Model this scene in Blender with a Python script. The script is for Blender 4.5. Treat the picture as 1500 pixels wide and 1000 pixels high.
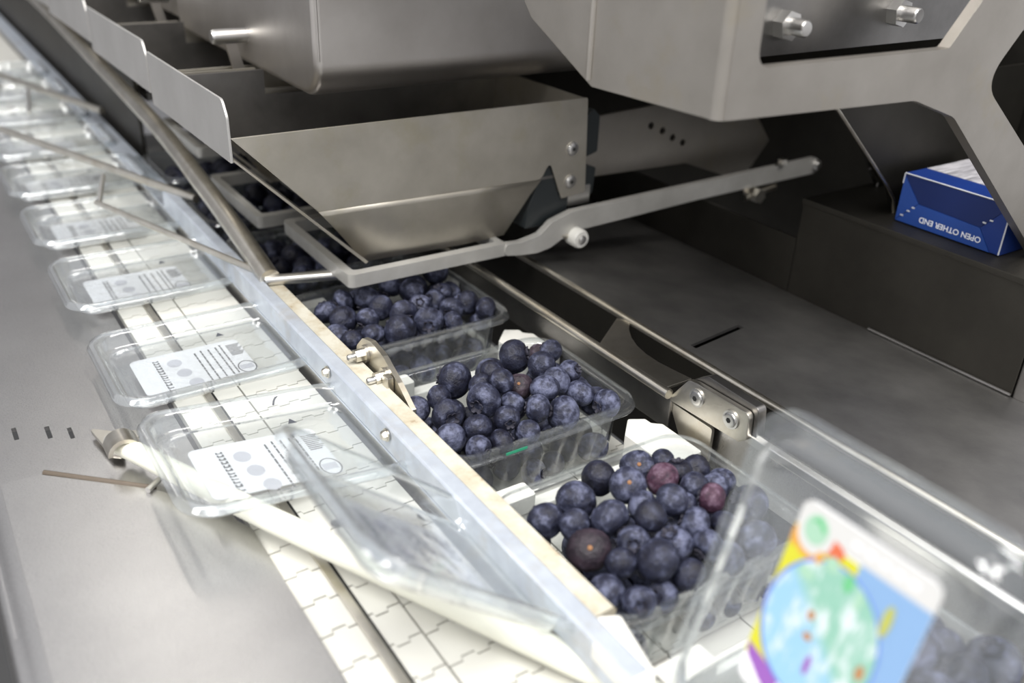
import bpy, bmesh, math, random
from mathutils import Vector, Matrix
for o in list(bpy.data.objects): bpy.data.objects.remove(o)
scene = bpy.context.scene
COL = scene.collection
S = 0.001                        # the scene is laid out in millimetres, stored in metres
PI = math.pi
random.seed(11)
# ------------------------------------------------------------------ camera
cam_data = bpy.data.cameras.new('camera'); cam = bpy.data.objects.new('camera', cam_data); COL.objects.link(cam)
RX, RY, RZ = (0.83434254, 0.22651834, -0.50255543), (-0.55007365, 0.40155376, -0.73223873), (0.03593753, 0.88738043, 0.45963515)
cam.matrix_world = Matrix((RX + (0.0,), RY + (0.0,), RZ + (0.305,), (0, 0, 0, 1)))
cam_data.sensor_width = 36.0; cam_data.lens = 1331.165 / 1500 * 36.0
cam_data.clip_start = 0.01; cam_data.clip_end = 50
cam_data.dof.use_dof = True; cam_data.dof.focus_distance = 0.50; cam_data.dof.aperture_fstop = 5.6
scene.camera = cam
# ------------------------------------------------------------------ light of the packing hall
world = bpy.data.worlds.new('hall'); scene.world = world; world.use_nodes = True
bg = world.node_tree.nodes['Background']; bg.inputs[0].default_value = (0.97, 0.97, 1.0, 1); bg.inputs[1].default_value = 0.50
def area(name, loc, target, sx, sy, power, col=(1, 1, 1)):
    d = bpy.data.lights.new(name, 'AREA'); d.shape = 'RECTANGLE'; d.size = sx; d.size_y = sy; d.energy = power; d.color = col
    o = bpy.data.objects.new(name, d); COL.objects.link(o); o.location = loc
    o.rotation_euler = (Vector(target) - Vector(loc)).to_track_quat('-Z', 'Y').to_euler()
    return o
area('ceiling_lamp', (-0.55, 0.10, 1.70), (0.1, 0.3, 0), 0.5, 1.6, 28, (1.0, 0.98, 0.95))
area('ceiling_lamp', (0.45, -0.75, 1.70), (0.2, 0.3, 0), 1.6, 0.5, 21, (1.0, 0.97, 0.93))
area('ceiling_lamp', (0.34, 2.25, 1.80), (0.34, 2.25, 0), 0.10, 1.9, 1.9, (1.0, 0.95, 0.86))  # long lamp added so its reflection streaks the deck and lids
vs = scene.view_settings
scene.display_settings.display_device = 'sRGB'
vs.view_transform = 'Standard'; vs.look = 'None'; vs.gamma = 1.0; vs.use_curve_mapping = False; vs.exposure = 0.55
scene.cycles.transparent_max_bounces = 32
scene.cycles.max_bounces = 12

# ------------------------------------------------------------------ materials
def new_mat(name):
    m = bpy.data.materials.new(name); m.use_nodes = True
    nt = m.node_tree; return m, nt, nt.nodes['Principled BSDF']
def node(nt, typ, **kw):
    n = nt.nodes.new(typ)
    for k, v in kw.items(): setattr(n, k, v)
    return n
def ramp(nt, src, stops):
    r = node(nt, 'ShaderNodeValToRGB'); e = r.color_ramp.elements
    while len(e) < len(stops): e.new(0.5)
    for el, (p, c) in zip(e, stops): el.position = p; el.color = tuple(c) + (1,) if len(c) == 3 else c
    nt.links.new(src, r.inputs[0]); return r.outputs[0]
def noise(nt, scale, detail=4, rough=0.5, stretch=(1, 1, 1), coord='Object'):
    tc = node(nt, 'ShaderNodeTexCoord'); mp = node(nt, 'ShaderNodeMapping'); mp.inputs['Scale'].default_value = stretch
    nt.links.new(tc.outputs[coord], mp.inputs[0])
    n = node(nt, 'ShaderNodeTexNoise'); n.inputs['Scale'].default_value = scale; n.inputs['Detail'].default_value = detail; n.inputs['Roughness'].default_value = rough
    nt.links.new(mp.outputs[0], n.inputs['Vector']); return n.outputs[0]
def plain(name, col, rough=0.5, metal=0.0, bump=0, bscale=400):
    m, nt, b = new_mat(name)
    b.inputs['Base Color'].default_value = tuple(col) + (1,); b.inputs['Roughness'].default_value = rough; b.inputs['Metallic'].default_value = metal
    if bump:
        bp = node(nt, 'ShaderNodeBump'); bp.inputs['Strength'].default_value = bump; bp.inputs['Distance'].default_value = 0.001
        nt.links.new(noise(nt, bscale), bp.inputs['Height']); nt.links.new(bp.outputs[0], b.inputs['Normal'])
    return m
def steel(name, c0, c1, rough=0.34, stretch=(1, 1, 1), stain=None, scale=14, grain=0.05, metal=1.0):
    m, nt, b = new_mat(name)
    n = noise(nt, scale, 6, 0.6)
    stops = [(0.32, c0), (0.68, c1)]
    col = ramp(nt, n, stops)
    if stain:
        mx = node(nt, 'ShaderNodeMix', data_type='RGBA'); nt.links.new(col, mx.inputs[6]); mx.inputs[7].default_value = tuple(stain) + (1,)
        nt.links.new(ramp(nt, noise(nt, 22, 5, 0.65), [(0.54, (0, 0, 0)), (0.74, (0.6, 0.6, 0.6))]), mx.inputs[0]); col = mx.outputs[2]
    nt.links.new(col, b.inputs['Base Color']); b.inputs['Metallic'].default_value = metal
    g = noise(nt, 900, 3, 0.6, stretch)
    r = node(nt, 'ShaderNodeMapRange'); r.inputs[3].default_value = rough - 0.07; r.inputs[4].default_value = rough + 0.10
    nt.links.new(g, r.inputs[0]); nt.links.new(r.outputs[0], b.inputs['Roughness'])
    bp = node(nt, 'ShaderNodeBump'); bp.inputs['Strength'].default_value = grain; bp.inputs['Distance'].default_value = 0.0004
    nt.links.new(g, bp.inputs['Height']); nt.links.new(bp.outputs[0], b.inputs['Normal'])
    return m
def clear_plastic(name, tint=(0.95, 0.965, 0.97), refl=1.6, rough=0.06, cloud=0.03, ripple=0.2):
    m, nt, b = new_mat(name); nt.nodes.remove(b); out = nt.nodes['Material Output']
    tr = node(nt, 'ShaderNodeBsdfTransparent'); tr.inputs[0].default_value = tint + (1,)
    gl = node(nt, 'ShaderNodeBsdfGlossy'); gl.inputs['Roughness'].default_value = rough; gl.inputs[0].default_value = (1, 1, 1, 1)
    df = node(nt, 'ShaderNodeBsdfDiffuse'); df.inputs[0].default_value = (0.75, 0.78, 0.82, 1)
    bp = node(nt, 'ShaderNodeBump'); bp.inputs['Strength'].default_value = ripple; bp.inputs['Distance'].default_value = 0.002
    nt.links.new(noise(nt, 70, 3, 0.6), bp.inputs['Height'])
    fr = node(nt, 'ShaderNodeLayerWeight'); fr.inputs['Blend'].default_value = 0.5      # facing term: the same from both sides of the film
    nt.links.new(bp.outputs[0], gl.inputs['Normal']); nt.links.new(bp.outputs[0], fr.inputs['Normal'])
    pw = node(nt, 'ShaderNodeMath', operation='POWER'); pw.inputs[1].default_value = 3.5; nt.links.new(fr.outputs['Facing'], pw.inputs[0])
    mu = node(nt, 'ShaderNodeMath', operation='MULTIPLY_ADD', use_clamp=True); mu.inputs[1].default_value = refl * 0.5; mu.inputs[2].default_value = 0.03 * refl; nt.links.new(pw.outputs[0], mu.inputs[0])
    m1 = node(nt, 'ShaderNodeMixShader'); m1.inputs[0].default_value = cloud; nt.links.new(tr.outputs[0], m1.inputs[1]); nt.links.new(df.outputs[0], m1.inputs[2])
    m2 = node(nt, 'ShaderNodeMixShader'); nt.links.new(mu.outputs[0], m2.inputs[0]); nt.links.new(m1.outputs[0], m2.inputs[1]); nt.links.new(gl.outputs[0], m2.inputs[2])
    nt.links.new(m2.outputs[0], out.inputs[0]); return m
M = {}
M['chute'] = steel('chute_steel', (0.40, 0.375, 0.325), (0.56, 0.53, 0.47), 0.52, (1, 1, 12), stain=(0.42, 0.38, 0.26))
M['wall'] = steel('side_wall_steel', (0.50, 0.49, 0.475), (0.58, 0.57, 0.555), 0.5, metal=0.85)
M['box'] = steel('bucket_steel', (0.46, 0.432, 0.402), (0.58, 0.552, 0.52), 0.40, (12, 1, 1))
M['frame'] = steel('frame_steel', (0.40, 0.372, 0.332), (0.52, 0.49, 0.445), 0.42, (14, 1, 1), stain=(0.45, 0.39, 0.27))
M['plate'] = steel('deck_steel', (0.52, 0.51, 0.505), (0.64, 0.63, 0.62), 0.27, (1, 20, 1), scale=9)
M['dark_steel'] = steel('tray_steel', (0.20, 0.195, 0.19), (0.33, 0.32, 0.31), 0.36, (1, 8, 1), scale=20)
M['tray'] = steel('drip_tray_steel', (0.28, 0.275, 0.27), (0.43, 0.42, 0.41), 0.44, (1, 8, 1), scale=20)
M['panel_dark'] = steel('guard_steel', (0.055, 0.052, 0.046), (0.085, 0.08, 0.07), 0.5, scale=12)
M['rod'] = steel('rod_steel', (0.55, 0.52, 0.46), (0.74, 0.71, 0.64), 0.30, scale=40, stain=(0.42, 0.34, 0.22))
M['bright'] = steel('bright_steel', (0.66, 0.65, 0.63), (0.78, 0.77, 0.75), 0.30, scale=40, grain=0.0)
M['sky_tint'] = steel('guide_bar_steel', (0.46, 0.50, 0.57), (0.58, 0.63, 0.70), 0.40, scale=60, stain=(0.40, 0.36, 0.30), metal=0.35)  # bluish base colour paints a sky reflection onto the bar
M['gate'] = steel('gate_steel', (0.50, 0.49, 0.46), (0.60, 0.59, 0.56), 0.45, scale=40, grain=0, metal=0.5)
M['belt'] = plain('white_belt_plastic', (0.68, 0.67, 0.62), 0.42, bump=0.05)
M['white'] = plain('white_plastic', (0.78, 0.77, 0.72), 0.40, bump=0.05)
M['plow'] = plain('ivory_plastic', (0.84, 0.84, 0.73), 0.42)
M['black'] = plain('black_rubber', (0.018, 0.022, 0.024), 0.42)
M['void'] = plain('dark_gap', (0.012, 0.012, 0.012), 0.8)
M['paper'] = plain('label_paper', (0.84, 0.84, 0.86), 0.55)
M['paper_band'] = plain('off_white_print', (0.60, 0.60, 0.59), 0.55)
M['ink'] = plain('grey_ink', (0.07, 0.075, 0.09), 0.6)
M['ink_pale'] = plain('pale_ink', (0.55, 0.55, 0.60), 0.6)
M['floor'] = plain('hall_floor', (0.10, 0.10, 0.10), 0.6, bump=0.1, bscale=30)
M['hallwall'] = plain('hall_wall', (0.35, 0.35, 0.36), 0.7, bump=0.1, bscale=30)
M['clear'] = clear_plastic('clear_pet', cloud=0.025)
M['lid_clear'] = clear_plastic('clear_pet_lid', refl=2.2, rough=0.10, cloud=0.065)
M['blue'] = plain('blue_card', (0.007, 0.032, 0.19), 0.42, bump=0.04)
M['blue_dk'] = plain('navy_card', (0.005, 0.018, 0.105), 0.42)
M['blue_lt'] = plain('light_blue_card', (0.016, 0.062, 0.29), 0.42)
M['card_edge'] = plain('worn_card_edge', (0.55, 0.57, 0.62), 0.7)
M['print_white'] = plain('white_ink', (0.85, 0.87, 0.92), 0.5)
M['y'] = plain('yellow_ink', (0.58, 0.56, 0.03), 0.5)
M['r'] = plain('red_ink', (0.62, 0.14, 0.06), 0.5)
M['o'] = plain('orange_ink', (0.65, 0.33, 0.06), 0.5)
M['p'] = plain('purple_ink', (0.28, 0.10, 0.42), 0.5)
M['b'] = plain('sky_blue_ink', (0.22, 0.37, 0.60), 0.5)
M['b2'] = plain('royal_blue_ink', (0.13, 0.22, 0.66), 0.5)
M['g'] = plain('leaf_green_ink', (0.14, 0.48, 0.22), 0.5)
M['gl'] = plain('pale_green_ink', (0.34, 0.55, 0.41), 0.5)
M['br'] = plain('brown_ink', (0.42, 0.20, 0.08), 0.5)
M['teal'] = plain('green_ink_on_film', (0.03, 0.30, 0.17), 0.4)
def cream_mat():
    m, nt, b = new_mat('cream_rail_plastic')
    c = ramp(nt, noise(nt, 60, 6, 0.7), [(0.42, (0.56, 0.54, 0.46)), (0.60, (0.46, 0.41, 0.31)), (0.70, (0.22, 0.13, 0.06))])
    nt.links.new(c, b.inputs['Base Color']); b.inputs['Roughness'].default_value = 0.45; return m
M['cream'] = cream_mat()
def watercolour():
    m, nt, b = new_mat('watercolour_print')
    tc = node(nt, 'ShaderNodeTexCoord'); sp = node(nt, 'ShaderNodeSeparateXYZ'); nt.links.new(tc.outputs['Object'], sp.inputs[0])
    ad = node(nt, 'ShaderNodeMath', operation='ADD'); nt.links.new(sp.outputs[0], ad.inputs[0]); nt.links.new(sp.outputs[1], ad.inputs[1])
    gr = node(nt, 'ShaderNodeMapRange'); gr.inputs[1].default_value = -0.045; gr.inputs[2].default_value = 0.009; nt.links.new(ad.outputs[0], gr.inputs[0])
    bl = ramp(nt, gr.outputs[0], [(0.42, (0.25, 0.48, 0.38)), (0.56, (0.28, 0.50, 0.68))])
    mx = node(nt, 'ShaderNodeMix', data_type='RGBA'); nt.links.new(bl, mx.inputs[6]); mx.inputs[7].default_value = (0.70, 0.74, 0.78, 1)
    nt.links.new(ramp(nt, noise(nt, 150, 4, 0.6, (0.6, 1.6, 1)), [(0.50, (0, 0, 0)), (0.66, (0.8, 0.8, 0.8))]), mx.inputs[0])
    nt.links.new(mx.outputs[2], b.inputs['Base Color']); b.inputs['Roughness'].default_value = 0.5; return m
M['wc'] = watercolour()
def silver_print():
    m, nt, b = new_mat('silver_streak_print')
    c = ramp(nt, noise(nt, 130, 5, 0.7, (0.25, 2.2, 1)), [(0.35, (0.16, 0.16, 0.18)), (0.55, (0.50, 0.49, 0.52)), (0.7, (0.72, 0.71, 0.74))])
    nt.links.new(c, b.inputs['Base Color']); b.inputs['Roughness'].default_value = 0.4; return m
M['silver'] = silver_print()
def berry_mat(name, dark, mid, bloom, amt):
    m, nt, b = new_mat(name)
    oi = node(nt, 'ShaderNodeObjectInfo'); tc = node(nt, 'ShaderNodeTexCoord')
    n1 = node(nt, 'ShaderNodeTexNoise', noise_dimensions='4D'); n1.inputs['Scale'].default_value = 1.7; n1.inputs['Detail'].default_value = 6; n1.inputs['Roughness'].default_value = 0.62
    mw = node(nt, 'ShaderNodeMath', operation='MULTIPLY'); mw.inputs[1].default_value = 40; nt.links.new(oi.outputs['Random'], mw.inputs[0])
    nt.links.new(tc.outputs['Object'], n1.inputs['Vector']); nt.links.new(mw.outputs[0], n1.inputs['W'])
    sh = node(nt, 'ShaderNodeMath', operation='MULTIPLY_ADD'); sh.inputs[1].default_value = 0.20; sh.inputs[2].default_value = -0.10 + amt
    nt.links.new(oi.outputs['Random'], sh.inputs[0])
    ad = node(nt, 'ShaderNodeMath', operation='ADD'); nt.links.new(n1.outputs[0], ad.inputs[0]); nt.links.new(sh.outputs[0], ad.inputs[1])
    c = ramp(nt, ad.outputs[0], [(0.34, dark), (0.52, mid), (0.70, bloom)])
    nt.links.new(c, b.inputs['Base Color'])
    rr = node(nt, 'ShaderNodeMapRange'); rr.inputs[3].default_value = 0.34; rr.inputs[4].default_value = 0.62; nt.links.new(ad.outputs[0], rr.inputs[0]); nt.links.new(rr.outputs[0], b.inputs['Roughness'])
    b.inputs['Specular IOR Level'].default_value = 0.4
    bp = node(nt, 'ShaderNodeBump'); bp.inputs['Strength'].default_value = 0.25; bp.inputs['Distance'].default_value = 0.05; nt.links.new(n1.outputs[0], bp.inputs['Height']); nt.links.new(bp.outputs[0], b.inputs['Normal'])
    return m
M['berry'] = berry_mat('blueberry_skin', (0.008, 0.008, 0.016), (0.024, 0.027, 0.052), (0.135, 0.148, 0.235), 0.0)
M['berry_red'] = berry_mat('ripening_blueberry_skin', (0.02, 0.012, 0.024), (0.065, 0.026, 0.048), (0.18, 0.12, 0.17), 0.0)
M['berry_brown'] = berry_mat('brownish_blueberry_skin', (0.014, 0.010, 0.016), (0.045, 0.030, 0.042), (0.12, 0.10, 0.145), 0.0)
M['calyx'] = plain('calyx_dark', (0.030, 0.029, 0.045), 0.75)
M['scar'] = plain('stem_scar_tan', (0.26, 0.13, 0.06), 0.8)

# ------------------------------------------------------------------ geometry helpers (millimetres in)
def V(p): return Vector((p[0] * S, p[1] * S, p[2] * S))
def link(name, bm, mat, parent=None, smooth=True, angle=40):
    me = bpy.data.meshes.new(name); bmesh.ops.recalc_face_normals(bm, faces=bm.faces[:]); bm.to_mesh(me); bm.free()
    me.materials.append(M[mat] if isinstance(mat, str) else mat)
    if smooth:
        for p in me.polygons: p.use_smooth = True
        me.set_sharp_from_angle(angle=math.radians(angle))
    o = bpy.data.objects.new(name, me); COL.objects.link(o)
    if parent: o.parent = parent
    if smooth and angle == 40:
        wn = o.modifiers.new('even_normals', 'WEIGHTED_NORMAL'); wn.keep_sharp = True
    return o
def tag(o, label, cat, group=None, kind=None):
    o['label'] = label; o['category'] = cat
    if group: o['group'] = group
    if kind: o['kind'] = kind
    return o
def thing(name, label, cat, loc=(0, 0, 0), group=None):
    o = bpy.data.objects.new(name, None); COL.objects.link(o); o.empty_display_size = 0.02; o.location = V(loc)
    return tag(o, label, cat, group)
def box_bm(lo, hi, bev=0, seg=2):
    bm = bmesh.new(); bmesh.ops.create_cube(bm, size=1)
    for v in bm.verts: v.co = Vector([(lo[i] + (hi[i] - lo[i]) * (v.co[i] + 0.5)) * S for i in range(3)])
    if bev: bmesh.ops.bevel(bm, geom=bm.edges[:], offset=bev * S, segments=seg, affect='EDGES', profile=0.5, clamp_overlap=True)
    return bm
def fillet(poly, r, seg=6):
    """round the corners of a 2D polygon; r is one radius or one per corner"""
    n = len(poly); out = []
    for i in range(n):
        rr = r[i] if isinstance(r, (list, tuple)) else r
        p0, p1, p2 = Vector(poly[i - 1]), Vector(poly[i]), Vector(poly[(i + 1) % n])
        a, b = p0 - p1, p2 - p1
        if rr <= 0 or a.length < 1e-6 or b.length < 1e-6: out.append(tuple(p1)); continue
        ang = a.angle(b)
        t = min(rr / max(math.tan(ang / 2), 1e-3), a.length * 0.48, b.length * 0.48)
        s, e = p1 + a.normalized() * t, p1 + b.normalized() * t
        for k in range(seg + 1):
            u = k / seg; q = s * (1 - u) ** 2 + p1 * 2 * u * (1 - u) + e * u * u
            out.append(tuple(q))
    return out
def prism_bm(poly, axis, a, b, holes=(), bev=0, mp=None):
    """extrude a 2D polygon (with holes) along an axis from a to b. axis x: (y,z); y: (x,z); z: (x,y)"""
    def P(p, h):
        q = {'x': (h, p[0], p[1]), 'y': (p[0], h, p[1]), 'z': (p[0], p[1], h)}[axis]
        return V(mp(q)) if mp else V(q)
    bm = bmesh.new(); edges = []
    for loop in [poly] + list(holes):
        vs_ = [bm.verts.new(P(p, a)) for p in loop]
        for i in range(len(vs_)): edges.append(bm.edges.new((vs_[i - 1], vs_[i])))
    if holes: bmesh.ops.triangle_fill(bm, use_beauty=True, edges=edges)
    else: bmesh.ops.contextual_create(bm, geom=edges)
    r = bmesh.ops.extrude_face_region(bm, geom=bm.faces[:])
    d = P((0, 0), b) - P((0, 0), a)
    for g in r['geom']:
        if isinstance(g, bmesh.types.BMVert): g.co += d
    if bev:
        bmesh.ops.recalc_face_normals(bm, faces=bm.faces[:])
        es = [e for e in bm.edges if len(e.link_faces) == 2 and e.calc_face_angle(0) > 1.2]
        bmesh.ops.bevel(bm, geom=es, offset=bev * S, segments=2, affect='EDGES', profile=0.5, clamp_overlap=True)
    return bm
def tube_bm(pts, r, seg=12, bm=None, caps=True):
    bm = bm or bmesh.new(); pts = [V(p) for p in pts]; rings = []
    up = None
    for i, p in enumerate(pts):
        t = (pts[min(i + 1, len(pts) - 1)] - pts[max(i - 1, 0)]).normalized()
        if up is None: up = t.orthogonal().normalized()
        up = (up - t * up.dot(t)).normalized(); w = t.cross(up)
        rad = (r[i] if isinstance(r, (list, tuple)) else r) * S
        rings.append([bm.verts.new(p + (up * math.cos(2 * PI * k / seg) + w * math.sin(2 * PI * k / seg)) * rad) for k in range(seg)])
    for A, B in zip(rings, rings[1:]):
        for k in range(seg): bm.faces.new((A[k - 1], A[k], B[k], B[k - 1]))
    if caps: bm.faces.new(rings[0]); bm.faces.new(rings[-1][::-1])
    return bm
def curve_pts(pts, n=6):
    """Catmull-Rom through points"""
    out = []; P_ = [Vector(p) for p in pts]
    for i in range(len(P_) - 1):
        p0, p1, p2, p3 = P_[max(i - 1, 0)], P_[i], P_[i + 1], P_[min(i + 2, len(P_) - 1)]
        for k in range(n):
            t = k / n
            out.append(0.5 * ((2 * p1) + (p2 - p0) * t + (2 * p0 - 5 * p1 + 4 * p2 - p3) * t * t + (3 * p1 - p0 - 3 * p2 + p3) * t ** 3))
    out.append(P_[-1]); return out
def rrect(x0, x1, y0, y1, r, seg=6):
    out = []
    for cx, cy, a0 in ((x1 - r, y1 - r, 0), (x0 + r, y1 - r, 90), (x0 + r, y0 + r, 180), (x1 - r, y0 + r, 270)):
        for k in range(seg + 1):
            a = math.radians(a0 + 90 * k / seg); out.append((cx + r * math.cos(a), cy + r * math.sin(a)))
    return out
def resample(loop, n):
    L = [0]; m = len(loop)
    for i in range(m): L.append(L[-1] + math.dist(loop[i], loop[(i + 1) % m]))
    out = []; j = 0
    for k in range(n):
        s = L[-1] * k / n
        while L[j + 1] < s: j += 1
        u = (s - L[j]) / max(L[j + 1] - L[j], 1e-9); a, b = loop[j], loop[(j + 1) % m]
        out.append((a[0] + (b[0] - a[0]) * u, a[1] + (b[1] - a[1]) * u))
    return out, L[-1]
def tray_bm(x0, x1, y0, y1, rings, n=160, rib=12.0):
    """thin-walled moulded tray; rings = (inset, z, corner radius, rib depth) from the floor to the rim"""
    bm = bmesh.new(); prev = None
    for ins, z, cr, amp in rings:
        loop, per = resample(rrect(x0 + ins, x1 - ins, y0 + ins, y1 - ins, cr, 8), n)
        cx, cy = (x0 + x1) / 2, (y0 + y1) / 2; vs_ = []
        for k, (px, py) in enumerate(loop):
            if amp:
                w = max(0, math.sin(2 * PI * k / n * round(per / rib))) ** 2 * amp
                d = Vector((cx - px, cy - py)).normalized(); px += d.x * w; py += d.y * w
            vs_.append(bm.verts.new(V((px, py, z))))
        if prev:
            for k in range(n): bm.faces.new((prev[k - 1], prev[k], vs_[k], vs_[k - 1]))
        else: bm.faces.new(vs_)
        prev = vs_
    return bm
def thick(o, t):
    md = o.modifiers.new('wall_thickness', 'SOLIDIFY'); md.thickness = t * S; md.offset = 0; return o
def screw_bm(p, axis, r=5, h=2.5, hexa=False):
    """pan head screw: dome plus socket rim, axis a unit direction out of the plate"""
    a = Vector(axis).normalized(); p = Vector(p); bm = bmesh.new()
    tube_bm([p, p + a * 0.8], [r * 1.25, r * 1.25], 20, bm)
    tube_bm([p + a * 0.8, p + a * h * 0.7, p + a * h], [r, r * 0.95, r * 0.65], 6 if hexa else 20, bm)
    return bm
def socket(parent, p, axis, r, h):
    a = Vector(axis).normalized(); p = Vector(p)
    return link('socket', tube_bm([p + a * (h - 0.3), p + a * (h + 0.12)], r * 0.38, 6), 'void', parent, False)
def flat_bm(poly, z, th=0.06):
    return prism_bm(poly, 'z', z, z + th)
def ellipse(cx, cy, rx, ry, n=28): return [(cx + rx * math.cos(2 * PI * k / n), cy + ry * math.sin(2 * PI * k / n)) for k in range(n)]
def ring_bm(cx, cy, rx, ry, w, z, th=0.06): return prism_bm(ellipse(cx, cy, rx, ry), 'z', z, z + th, holes=[ellipse(cx, cy, rx - w, ry - w)])
def text_obj(name, body, size, mat, parent, mtx):
    cu = bpy.data.curves.new(name, 'FONT'); cu.body = body; cu.size = size * S; cu.extrude = 0.00004; cu.align_x = 'CENTER'; cu.align_y = 'CENTER'; cu.offset = 0.00008
    t = bpy.data.objects.new(name, cu); COL.objects.link(t)
    bpy.context.view_layer.update()
    me = bpy.data.meshes.new_from_object(t.evaluated_get(bpy.context.evaluated_depsgraph_get())); bpy.data.objects.remove(t)
    me.materials.clear(); me.materials.append(M[mat]); me.transform(mtx)
    o = bpy.data.objects.new(name, me); COL.objects.link(o); o.parent = parent; return o

M_olive = plain('olive_ink', (0.42, 0.44, 0.10), 0.5)
M_faint = plain('faint_grey_ink', (0.72, 0.72, 0.74), 0.6)
M_dull = steel('dull_brown_steel', (0.16, 0.13, 0.10), (0.26, 0.22, 0.18), 0.5)
# ================================================================== the setting
floor = link('floor', box_bm((-3000, -2500, -920), (3500, 4500, -900)), 'floor', None, False); tag(floor, 'dark concrete floor of the packing hall under the machine', 'floor', kind='structure')
wall = link('wall_back', box_bm((-3000, 4400, -900), (3500, 4500, 2600)), 'hallwall', None, False); tag(wall, 'grey back wall of the packing hall', 'wall', kind='structure')

# ================================================================== steel decks on the left
far = thing('deck_plate', 'grey steel deck sheet under the label lids, three short slots cut in it', 'deck plate', (0, 430, 31.5))
slots = [[(10, 40), (12.4, 40), (12.4, 53), (10, 53)], [(25, 33), (27.4, 33), (27.4, 46), (25, 46)], [(35, 27), (37.2, 27), (37.2, 39), (35, 39)]]
link('sheet', prism_bm([(-10, -110), (87, -110), (87, 2600), (-10, 2600)], 'z', -2.5, 0, holes=slots), 'plate', far, True)
link('bent_edge', prism_bm(fillet([(-10, 0), (-10, -2.5), (-16, -5), (-19, -60), (-21.5, -60), (-18.5, -3)], 0.8), 'y', 4, 2600), 'plate', far)
near = thing('deck_plate', 'bright shiny steel deck sheet in the near left corner with a cut-off corner', 'deck plate', (0, 0, 34))
prof = []
for k in range(9):
    a = PI / 2 * k / 8; prof.append((-2 - 12 * math.sin(a), -12 + 12 * math.cos(a)))
outer = [(-1.5, 0)] + prof + [(-15, -90)]; inner = [(-12.5, -90)] + [(-2 - 10 * math.sin(PI / 2 * k / 8), -12 + 10 * math.cos(PI / 2 * k / 8)) for k in range(8, -1, -1)] + [(-1.5, -2)]
link('rolled_edge', prism_bm(outer + inner, 'y', -250, 428), 'plate', near)
link('sheet', prism_bm([(-1.6, -250), (89.5, -250), (90.5, 335), (78, 365), (61, 387), (16, 428), (-1.6, 428)], 'z', -2, 0, bev=0.4), 'plate', near)
gap = link('edge_bar', tube_bm([(18, 429, -0.6), (61, 389, -0.6)], 1.5, 8), M_dull, near)
link('stop_pin', tube_bm([(57, 386, 1.5), (64, 392, 1.5)], 1.5, 10), 'bright', near)

# ================================================================== modular belts
def belt(name, label, x0, x1, split, ztop, ya, yb, pitch, ystuff):
    b = thing(name, label, 'conveyor belt', (0, 0, 0))
    def tooth(n, w, d=2.2):        # castellated hinge edge along x, offsets in y
        pts = []
        for i in range(n):
            a, c = w * i / n, w * (i + 1) / n
            yy = d if i % 2 else 0
            pts += [(a + 0.25, yy), (c - 0.25, yy)]
        return pts
    def module(w):
        n = max(6, int(w / 5.5)) // 2 * 2
        low = tooth(n, w); up = [(x, y + pitch - 0.9) for x, y in reversed(low)]
        return prism_bm(low + up, 'z', -5, 0, bev=0)
    cuts = [x0] + split + [x1]; protos = []
    for a, c in zip(cuts, cuts[1:]):
        o = link('belt_link', module(c - a - 0.5), 'belt', b, False); protos.append((a, o.data, o))
    y = ya; first = True
    while y < ystuff:
        for i, (a, me, o) in enumerate(protos):
            if not first: o = bpy.data.objects.new('belt_link', me); COL.objects.link(o); o.parent = b
            o.location = V((a, y, ztop))
        first = False; y += pitch
    bm = bmesh.new()
    while y < yb:
        bb = box_bm((x0, y, ztop - 5), (x1, y + pitch - 1.2, ztop)); me = bpy.data.meshes.new('t'); bb.to_mesh(me); bb.free(); bm.from_mesh(me); bpy.data.meshes.remove(me); y += pitch
    o = link('far_belt_links', bm, 'belt', b, False); o['kind'] = 'stuff'
    link('belt_core', box_bm((x0 + 2, ya, ztop - 9), (x1 - 2, yb, ztop - 5.2)), 'void', b, False)
    return b
belt('lid_belt', 'white modular plastic belt carrying the open lids', 91, 166, [128], 31, -52.5, 2550, 19.5, 900)
belt('container_belt', 'white modular plastic belt under the berry containers', 184, 320, [229, 274], -1.5, -10.5, 1160, 19.5, 700)
strip = thing('wear_strip', 'thin steel strip running lengthwise over the white lid belt', 'strip', (109, 0, 31.2))
link('strip_bar', box_bm((-2.1, 60, 0), (2.1, 2500, 1.8), 0.5), 'rod', strip)
link('groove_shade_strip', box_bm((2.8, 60, 0.02), (3.8, 2500, 0.5)), 'void', strip, False)  # raised dark strip, colour stands in for the shade beside the bar
support = thing('divider_wall', 'grey steel divider between the lid belt and the container belt', 'divider', (0, 0, 0))
link('upright_sheet', box_bm((168.5, 205, -60), (170.5, 2500, 43), 0.4), 'plate', support)
link('top_flange', box_bm((164.5, 205, 43.1), (184, 2500, 44.6), 0.4), 'sky_tint', support)

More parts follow.
